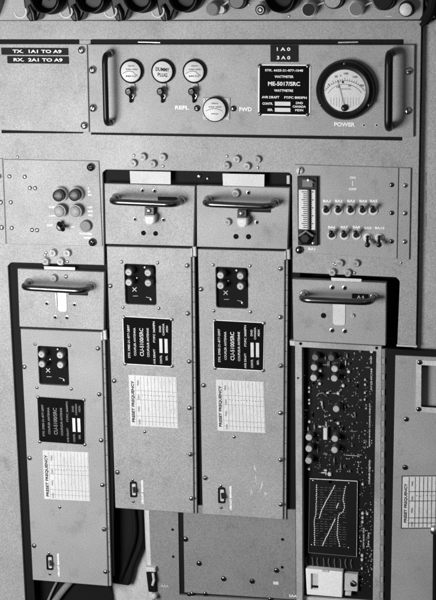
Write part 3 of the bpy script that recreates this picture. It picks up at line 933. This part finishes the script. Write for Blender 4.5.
# details that differ from unit to unit
for ch in kids(u1):                                       # the lowest unit's nameplate is rubbed dark
    if ch.name.startswith('nameplate'):
        ch.data = ch.data.copy(); ch['label'] = 'black nameplate with rubbed, dim lettering'
        for i, m_ in enumerate(ch.data.materials):
            if m_ == OFFW:
                ch.data.materials[i] = CAPG
            elif m_ == WHITE:
                ch.data.materials[i] = GREY
for un, sd in ((u1, 3), (u3, 9)):                          # knobs set differently
    rk = random.Random(sd)
    for ch in kids(un):
        for g_ in kids(ch):
            if g_.name.startswith('trimmer_knob'):
                g_.rotation_euler.y = rk.uniform(-1.5, 1.5)
chart(u2, 128.6, 374.8, 0); chart(u3, 215.8, 379.6, 0); chart(u1, 42.6, 450.2, 0, .955)
latch(u2, 149.2, 207); latch(u3, 241.8, 209.6)
for x, y in ((142.5, 190.3), (154.6, 190.7)):
    hole(u2, x, y, 2.1, MD, True)
for x, y in ((135, 219), (163.4, 219.7)):
    hole(u2, x, y, 2.1, MD, True)
for x, y in ((143.5, 233), (155.6, 233.5)):
    hole(u2, x, y, 2.4, MD)
bolt(u3, 235.4, 193.6, 4.3, MD); bolt(u3, 227, 222.4, 4.0, MD)
hole(u3, 248.4, 192.6, 2.2, MD, True); hole(u3, 256.6, 222.2, 2.1, MD, True)
hole(u3, 236, 236.5, 2.6, MD); hole(u3, 248.5, 236.7, 2.6, MD)
bolt(u1, 53, 278.6, 4.0, MD, GREY); screw(u1, 65.8, 276.6, 2, MD)
for x, y in ((47, 303.2), (74.6, 304.4), (55.4, 317), (67, 317.4)):
    hole(u1, x, y, 1.9, MD, True)
tape(u2, 157.8, 196.6, 177, 201, MD, None); tape(u3, 250, 207.2, 271, 212.6, MD, None); tape(u1, 68.5, 291, 88, 295.6, MD, None)


def striker(parent, x0, y0, x1, y1):
    b = MB(); b.prism(rounded(rect(x0, y0, x1, y1, MD + .001), [0, 0, .004, .004], 4), MD + .001, .0012, DISC, .0003); return b.build('striker_plate', parent)


striker(u1, 57.2, 292, 67.2, 312)
b = MB(); b.prism(rect(55.2, 293, 57, 306.5, MD + .0014), MD + .0014, .002, DARKCHROME); b.build('striker_shadow', u1)  # dark strip painting the shadow at the left of the striker plate
rc = random.Random(5)
def scuff(x0, y0, x1, y1, n, w0):
    b = MB()
    for i in range(n):
        t = rc.random(); x = x0 + (x1 - x0) * t + rc.gauss(0, w0); y = y0 + (y1 - y0) * t + rc.gauss(0, .6)
        L = rc.uniform(.6, 2.6); ww = rc.uniform(.15, .45); a = math.atan2(x1 - x0, y1 - y0) + rc.gauss(0, .15)
        u = (math.sin(a) * L, math.cos(a) * L); v = (math.cos(a) * ww, -math.sin(a) * ww)
        b.prism(A([(x - u[0], y - u[1]), (x + v[0], y + v[1]), (x + u[0], y + u[1]), (x - v[0], y - v[1])], MD + .0003 + i * 4e-6), MD + .0003 + i * 4e-6, .0004, OFFW)
    return b.build('paint_scuff', u3)
scuff(254.6, 466, 256.4, 486, 22, .5); scuff(263, 481, 259.6, 494, 12, .35); scuff(251.4, 489, 252, 495, 8, .7); scuff(265, 493, 266, 494.5, 4, .4)

# ================================================================ the open unit
u4 = thing('open_antenna_coupler', 'antenna coupler with its cover swung open, showing the black circuit board inside', 'antenna coupler', (340, 600),
           'antenna coupler units in the rack')
b = MB(); b.prism(rounded(A([(292.3, 279.2), (386.2, 283), (385.6, 345.8), (293.4, 340.6)], MD), .0008, 2), MD, .012, GREY, .0008); b.build('handle_box', u4)
handle(u4, (304.2, 294.0), (373.8, 296.8), MD, .032, .0046, DARKCHROME, SCREW, 4.8)
tape(u4, 352, 293.4, 368.6, 300.4, MD, 'A 4', 7, 3.2, 360.5)
striker(u4, 333, 304, 345.2, 325.6)
for x, y in ((332.2, 287.4), (344.6, 287.8), (332, 330.3), (344.7, 331)):
    hole(u4, x, y, 2.4, MD, True)
hole(u4, 323.5, 315.5, 2.7, MD); bolt(u4, 352.4, 316, 2.2, MD)
# tray: rim with deep sides
outer = A([(295, 341.2), (381.5, 346.3), (379.6, 655), (296.6, 655)], MD)
inner = A([(301.9, 347.2), (376.4, 351.4), (372.2, 640), (302.6, 640)], MD)
b = MB(); b.prism(outer, MD, .022, RIM, .0006, holes=[inner]); b.build('case_rim', u4)
QD = MD - .016
b = MB(); b.prism(A([(299, 340), (380, 345), (378, 655), (300, 655)], QD), QD, .003, BOARD); bd = b.build('circuit_board', u4)
for x, y in ((300.6, 343.6), (376.6, 348)):
    hole(u4, x, y, 1.5, MD)
hole(u4, 298, 378, 1.0, MD)
# knuckled hinge at the right of the tray
b = MB(); n = 19
for i in range(n):
    y0 = 349 + i * 15.6; y1 = y0 + 9; xx = 381.6 - (y0 - 349) * .0085
    b.prism(A([(xx, y0), (xx + 4.6, y0), (xx + 4.5, y1), (xx, y1)], MD), MD, .005, GREY2, .0005)
    b.prism(A([(xx, y1 + .3), (xx + 3.0, y1 + .3), (xx + 3, y0 + 15.3), (xx, y0 + 15.3)], MD - .001), MD - .001, .004, GREY, .0004)
b.tube([V3(384.6, 349, MD + .001), V3(382.4, 655, MD + .001)], .0009, GREY2, 8)
b.build('hinge', u4)
b = MB(); b.prism(A([(289.6, 340.6), (295, 341), (295, 346), (290, 345.6)], MD), MD, .01, PALE, .0006); b.build('hinge_clip', u4)


def trimmer(x, y, rr=3.3, m_=CAPK, h=.017, s_=CAPS):
    d = QD + h; k = kk(x, y, d); c = at(x, y, d)
    g = MB(); g.lathe(c, [(rr * .84 * k, d + .0005), (rr * k, d - .0004), (rr * k, d - .002)], m_, 20)
    g.lathe(c, [(rr * k, d - .002), (rr * 1.08 * k, d - .003), (rr * 1.08 * k, QD)], s_, 20)
    g.build('trimmer', bd)


for x, y in ((314, 367.6), (334.6, 369), (313.6, 378), (334.2, 378.6), (336.2, 409.2), (308.9, 437.6), (334.8, 439), (308.8, 449), (334.5, 450.2), (308.6, 460.8)):
    trimmer(x, y)
trimmer(315.2, 357.6, 3.2, MIDG, .015); trimmer(331.2, 358, 3.2, CAPS, .015)
for x, y, rr in ((329.4, 474.6, 2.4), (330.2, 481.8, 2.4), (309, 388, 1.4), (309, 392, 1.4), (309, 400, 1.4), (309.2, 403.6, 1.4), (309.2, 422, 1.6), (338, 423.6, 1.7), (309, 469.4, 1.4),
                 (337, 471.4, 1.4), (349.6, 471.6, 1.4), (344.5, 467, 1.4), (357.6, 472.4, 1.2), (362.6, 484.6, 1.4), (362.5, 513.8, 1.6), (362.5, 518.2, 1.6), (362.4, 522.4, 1.5), (367.2, 514.2, 1.4),
                 (362, 556, 1.6), (361.9, 560, 1.6), (361.8, 569, 1.2), (319.6, 384, 1.7), (320.4, 371, 1.6), (328.6, 379, 1.4), (328.6, 364, 1.4), (338, 393.6, 1.8), (343, 386, 1.9), (344.4, 466.4, 1.3),
                 (348.6, 364, 1.4), (348.6, 372, 1.8), (348.6, 381, 1.4), (344, 358.4, 1.1), (360, 351.6, 1.4), (371.4, 351.8, 2), (345, 407, 1.1), (352, 415.6, 1.3), (352.2, 424, 1), (352, 431, 1.3), (352, 438, 1.1), (352, 446, 1.2),
                 (359.6, 407.6, .9), (344.4, 455, 1), (359, 456.4, 1.2), (344, 467, 1.2), (365, 380, 1.2), (365, 385, 1.3), (364.8, 393, 1.2), (364.6, 399.8, 1.2)):
    d = QD + .004; k = kk(x, y, d); g = MB()
    g.lathe(at(x, y, d), [(rr * .7 * k, d), (rr * .9 * k, d - .001), (rr * .9 * k, QD)], CAPW if rr > 1.55 or x < 312 or x > 361 else MIDG, 12); g.build('terminal', bd)
b = MB(); b.prism(rect(323.3, 428, 327.2, 440, QD + .008), QD + .008, .008, CAPW, .0006); b.build('capacitor', bd)
b = MB(); b.tube([V3(317, 396, QD + .002), V3(319, 393.6, QD + .005), V3(323, 392.8, QD + .007), V3(327, 396, QD + .002)], .0012, MIDG, 8); b.build('jumper_wire', bd)
b = MB(); b.tube([V3(344, 455, QD + .002), V3(359, 456, QD + .002)], .0004, OFFW, 6); b.build('jumper_wire', bd)
# solder joints
g = MB(); rj = random.Random(21)
for cx, y0, y1, n in ((306, 352, 470, 14), (319, 352, 474, 16), (328, 380, 476, 14), (341, 352, 476, 18), (346, 352, 476, 18), (354, 352, 476, 20), (361, 352, 590, 34), (366.5, 352, 590, 36), (371, 352, 590, 24)):
    for i in range(n):
        x, y = cx + rj.uniform(-1.8, 1.8), rj.uniform(y0, y1); rr = rj.uniform(.0005, .0011)
        g.lathe(at(x, y, QD), [(rr * .5, QD + .0009), (rr, QD)], rj.choice((CAPG, GREY, DISC)), 7)
g.build('solder_joints', bd)['kind'] = 'stuff'
# small wired parts
rb = random.Random(11)
def occupied(x, y):
    return any(math.hypot(x - a, y - b_) < 5.2 for a, b_ in ((314, 367), (334, 368), (314, 378), (334, 378), (336, 409), (309, 438), (335, 439), (309, 449), (334, 450), (309, 460), (315, 358), (331, 358), (325, 434)))
cnt = 0
while cnt < 46:
    x, y = rb.uniform(305, 371), rb.uniform(354, 473)
    if occupied(x, y) or (x > 357 and rb.random() < .4):
        continue
    cnt += 1
    up = rb.random() < .6; L = rb.uniform(2.2, 4.2); q = (0, L) if up else (L, 0); q2 = (q[0] * .5, q[1] * .5); m_ = rb.choice((MIDG, MIDG, CAPG, BAKE, PLATE, PALE))
    g = MB(); g.tube([V3(x - q[0], y - q[1], QD), V3(x - q[0] * .9, y - q[1] * .9, QD + .002), V3(x + q[0] * .9, y + q[1] * .9, QD + .002), V3(x + q[0], y + q[1], QD)], .00035, CAPG, 6)
    g.tube([V3(x - q2[0], y - q2[1], QD + .0022), V3(x + q2[0], y + q2[1], QD + .0022)], rb.uniform(.0009, .0017), m_, 8)
    g.build('resistor', bd)
for i in range(9):
    x = 306.5 + i * 5.6; g = MB(); g.tube([V3(x, 557 + i * .3, QD + .003), V3(x + rb.uniform(-1, 1), 561 + i * .3, QD + .004), V3(x + .5, 566 + i * .3, QD + .004)], .0006, MIDG, 6); g.build('lead_wire', bd)
# silk-screened marks in irregular columns
b = MB(); N = QD + .0004
rs = random.Random(3)
for s, x, y, wd in (('R14 C22 ANT TUNE', 371.3, 379, 22), ('HIGH BAND COARSE ADJUST', 369.8, 425, 46), ('COUPLER CONTROL', 369.4, 472, 26), ('TP4 TP5', 368.6, 540, 16),
                    ('LOW BAND FINE', 363.6, 538, 22), ('5-1', 366, 407, 5), ('+ 28V', 326, 427, 12), ('ASSY 21-877', 311, 512, 18), ('SET', 351, 530, 8), ('GND', 371, 360, 8), ('CHANNELS', 349.5, 512, 18)):
    b.text(s, x, y, wd, 1.6, N, OFFW, rot=90, bold=.02)
for cx, y0, y1, n in ((352.5, 414, 460, 14), (364.6, 430, 458, 16), (360.6, 505, 592, 26), (367.5, 505, 575, 16), (313, 410, 455, 8), (325, 405, 460, 9), (344, 485, 560, 8), (341, 355, 400, 7), (363, 470, 500, 8), (319, 350, 475, 26), (330, 384, 474, 22), (358, 352, 475, 26), (340, 352, 474, 22), (371, 360, 590, 44), (348, 352, 475, 22)):
    for i in range(n):
        x, y = cx + rs.uniform(-1.4, 1.4), rs.uniform(y0, y1)
        wd = rs.uniform(.3, 1.0); h = rs.uniform(.3, 1.6)
        b.prism(rect(x - wd / 2, y - h / 2, x + wd / 2, y + h / 2, N), N, .0002, OFFW if rs.random() < .45 else MIDG)
b.build('lettering', bd)
# programming pin matrix
b = MB(); d = QD + .004
fr = [(309.8, 478.6), (357.4, 481.2), (356.6, 556.8), (308.4, 552.6)]
b.prism(A(fr, d), d, .004, BOARD, .0004)
mx = b.build('pin_matrix', bd)
b = MB()
for i in range(4):
    p, q = fr[i], fr[(i + 1) % 4]
    b.tube([V3(*p, d), V3(*q, d)], .0004 if i != 0 else .0007, OFFW if i in (0, 1) else MIDG, 6)
b.build('border', mx)
b = MB()
for i in range(25):
    y = 487 + i * 2.42
    for seg_ in range(7):
        x0 = 315.6 + seg_ * 4.5
        if rs.random() < .86:
            b.prism(rect(x0, y + (x0 - 315) * .05, x0 + rs.uniform(2.2, 4.1), y + .5 + (x0 - 315) * .05, d + .0003), d + .0003, .0003, INK)
b.build('row_marks', mx)
b = MB()


def pins(path, n):
    L = [math.dist(path[i], path[i + 1]) for i in range(len(path) - 1)]; T = sum(L)
    for k_ in range(n):
        s = T * k_ / (n - 1); i = 0
        while i < len(L) - 1 and s > L[i]:
            s -= L[i]; i += 1
        t = min(1, s / L[i]); x = path[i][0] + (path[i + 1][0] - path[i][0]) * t; y = path[i][1] + (path[i + 1][1] - path[i][1]) * t
        b.lathe(at(x + rs.uniform(-.2, .2), y, d + .002), [(.0006, d + .0022), (.0010, d + .0016), (.0010, d)], WHITE, 8)


pins([(316.6, 485.5), (316.4, 500), (315.8, 516), (314.4, 519), (314.6, 545)], 30)
pins([(334.6, 486), (331, 493), (326.4, 501), (322, 510), (319.4, 518)], 22)
pins([(335, 519.5), (330.6, 529), (326.6, 537), (322.6, 545.5)], 19)
pins([(345.4, 487), (344, 494), (343.2, 500), (344.8, 507), (343, 512), (338.6, 515), (337.8, 524), (337, 535), (339.6, 546)], 30)
pins([(338.2, 504), (336.6, 508)], 4)
b.build('pins', mx)
for x, y in ((313, 480.8), (349, 483.4), (311.6, 545), (348.6, 548)):
    screw(mx, x, y, 1.0, d, slot=False)
# switch block at the foot of the board
b = MB(); N = QD + .012
wn = rect(311, 573.6, 318.4, 590, N)
b.prism(rounded(A([(305.6, 568.6), (342.6, 572), (342, 597.6), (306.8, 594.6)], N), .001, 2), N, .012, WHITE, .0008, holes=[wn]); sb = b.build('relay_block', bd)
b = MB(); b.prism(rect(309, 571, 320, 592, N - .004), N - .004, .003, PALE); b.prism(rect(311.6, 585.6, 318, 588, N - .002), N - .002, .002, BAKE)
b.prism(rect(322, 570, 328.6, 572.4, N + .001), N + .001, .001, PALE, .0003); b.build('slider', sb)
b = MB(); b.prism(A([(344.6, 573.4), (357.8, 574.4), (357.4, 591.6), (344.4, 590.6)], QD + .008), QD + .008, .008, PALE, .0006)
b.lathe(at(353, 584, QD + .010), [(.0014, QD + .012), (.0042, QD + .011), (.0046, QD + .008)], BAKE, 16)
b.tube([V3(350, 580, QD + .012), V3(355, 584, QD + .012)], .0007, CAPW, 6); b.build('socket', bd)
b = MB(); b.prism(rect(345, 592, 351, 596, QD + .012), QD + .012, .01, CAPW, .0005); b.build('terminal', bd)
b = MB(); b.prism(A([(303, 597), (372, 602), (372, 612), (303, 608)], QD + .006), QD + .006, .006, DISC, .0008); b.build('bottom_bracket', u4)

# swung-open cover
DD = .006
open_notch = lambda dd_: A([(421.3, 365.0), (475, 368), (475, 411), (421.0, 407.2)], dd_)
gpoly = A([(386, 348.6), (475, 354), (475, 368), (421.3, 365.0), (421.0, 407.2), (475, 411), (475, 655), (382.4, 655)], DD - .003)
b = MB(); b.prism(gpoly, DD - .003, .01, BLACK)
b.build('cover_gasket', u4)
ppoly = A([(395.4, 355.4), (475, 359.2), (475, 368), (421.3, 365.0), (421.0, 407.2), (475, 411), (475, 655), (389.6, 655)], DD)
b = MB(); b.prism(ppoly, DD, .003, GREY, .0007)
dr = b.build('open_cover', u4, label='cover panel swung open to the right of the circuit board')
b = MB(); b.prism(A([(410, 350), (475, 354), (475, 425), (410, 420)], DD - .0135), DD - .0135, .004, GREY); b.build('window_backing', dr)
b = MB(); W = DD + .0012
b.prism(A([(416.2, 360), (475, 363.4), (475, 368), (421.5, 365.2), (421.2, 407), (475, 410.8), (475, 416), (415.6, 412)], W), W, .0012, CAPW, .0003)
b.build('window_frame', dr)
screw(dr, 419.6, 362.6, 2.6, W, m_=DARKCHROME); screw(dr, 418.6, 409.4, 2.6, W, m_=DARKCHROME)
screw(dr, 406.2, 419.4, 2.6, DD, m_=DARKCHROME); screw(dr, 405, 467.6, 2.8, DD, m_=DARKCHROME)
chart(dr, 402, 475.4, 1).location.y -= .002
b = MB(); b.prism(A([(432.8, 531), (475, 533), (475, 655), (432, 655)], DD + .010), DD + .010, .010, BAKE, .001)
b.lathe(at(434.5, 530.6, DD + .008), [(.003, DD + .012), (.006, DD + .010), (.006, DD)], SCREW, 16)
b.build('support_stay', dr)

# ================================================================ below the upper pair
lb = thing('lower_blank_panel', 'dark grey blank panel with a row of screws below the upper coupler pair', 'blank panel', (240, 600))
ZD = -.004
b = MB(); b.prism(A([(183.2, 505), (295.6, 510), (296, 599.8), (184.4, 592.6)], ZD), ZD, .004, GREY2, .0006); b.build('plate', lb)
for x, y in ((199, 563.6), (223.6, 579), (252, 581.4), (276.4, 570.6), (185.4, 539.4)):
    screw(lb, x, y, 2.7, ZD, m_=DARKCHROME)
for x, y in ((282.6, 539.4), (282.2, 567.2)):
    hole(lb, x, y, 1.5, ZD)
b = MB(); b.prism(rect(273.2, 581.4, 278.6, 584.8, ZD + .0004), ZD + .0006, .0006, DISC); b.build('small_tag', lb); words(lb, (('SAA', 293, 596, 8, 2.8),), ZD + .0006)
b = MB(); b.prism(A([(177.4, 505), (183.8, 505), (185, 592), (296, 599), (296, 602.6), (181, 596)], ZD - .004), ZD - .004, .004, BLACK); b.build('gap_shade', lb)  # black strip painting the shade in the gap around the plate
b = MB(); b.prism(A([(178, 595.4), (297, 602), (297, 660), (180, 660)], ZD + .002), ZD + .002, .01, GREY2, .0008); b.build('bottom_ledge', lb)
for x, y in ((189, 594.6), (192, 594), (205, 594), (270, 599.4)):
    screw(lb, x, y, 2.2, ZD, m_=DARKCHROME)

ps = thing('support_post', 'grey rounded metal post left of the dark lower blank panel', 'post', (165, 600))
PD = -.006
b = MB()
pl = [at(148.6, 505, PD), at(178, 505, PD), at(180.4, 655, PD), at(154.4, 655, PD)]
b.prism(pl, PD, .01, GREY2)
R_ = .010
for i in range(8):                                        # rounded left edge, its highlight painted in as pale metal
    a0, a1 = math.pi / 2 * i / 8, math.pi / 2 * (i + 1) / 8
    vs = []
    for a in (a0, a1):
        for q in (pl[0], pl[3]):
            vs.append((q.x - R_ * math.sin(a), -(PD - R_ * (1 - math.cos(a))), q.y))
    b.add(vs, [(0, 1, 3, 2)], PALE)
b.build('sheet', ps)
b = MB(); b.text('AAA', 164.8, 586, 8, 2.6, PD + .0006, OFFW); b.build('lettering', ps)
hole(ps, 172.6, 529.6, 1.3, PD); hole(ps, 173.2, 556.6, 1.3, PD)
b = MB(); b.prism(rounded(A([(146, 572), (155.4, 572.6), (156, 593), (148.4, 592)], PD + .006), .001, 2), PD + .006, .01, BAKE, .001)
b.prism(A([(145.6, 567.4), (155, 568), (155.4, 572.2), (146.4, 572)], PD + .009), PD + .009, .01, CAPW, .001)
b.tube([V3(153, 573, PD + .009), V3(154, 580, PD + .01), V3(152.6, 585, PD + .008)], .0022, CAPW, 10)
b.lathe(at(153.6, 597, PD + .012), [(.002, PD + .014), (.0045, PD + .011), (.005, PD)], CAPW, 16)
b.build('bracket_catch', ps)

bt = thing('cavity_shade', 'black solid painting the dark cavity under the couplers beside a pale sheet', 'cavity shade', (125, 586))
TD = -.03  # black shapes put in for the shade of the open cavity
b = MB()
b.prism(rounded(A([(70, 490), (145.5, 490), (143.8, 514), (144.4, 541), (142.6, 547.5), (134, 568), (131.4, 580), (128.6, 586.4), (112, 584), (70, 584)], TD),
                [0, 0, 0, .003, .003, .003, .003, .004, .002, 0], 3), TD, .014, BLACK, .003)
b.build('cavity_shade_body', bt)
b = MB()
b.tube(fillet3([V3(133, 505, TD + .004), V3(136, 535, TD + .005), V3(127, 560, TD + .004), V3(120, 580, TD)], .04), .004, BLACK, 10); b.build('cavity_shade_rib', bt)
b = MB()
b.prism(A([(20, 500), (109, 508), (109.4, 586), (111.4, 600), (114, 660), (20, 660)], -.034), -.034, .011, BLACK)
b.build('cavity_shade_base', bt)
wr = thing('grey_cable', 'grey cable crossing the dark gap under the lowest coupler', 'cable', (62, 590))
b = MB(); b.tube(fillet3([V3(84, 568, -.030), V3(66, 586, -.027), V3(50, 608, -.027)], .03), .0055, GREY2, 12); b.build('cable_sheath', wr)
b = MB(); b.tube(fillet3([V3(62, 572, -.030), V3(53, 589, -.029), V3(45, 608, -.029)], .03), .002, GREY2, 8); b.build('tie_wire', wr)

for o in bpy.data.objects:
    if 'world_base' in o:
        del o['world_base']
print('objects', len(bpy.data.objects))
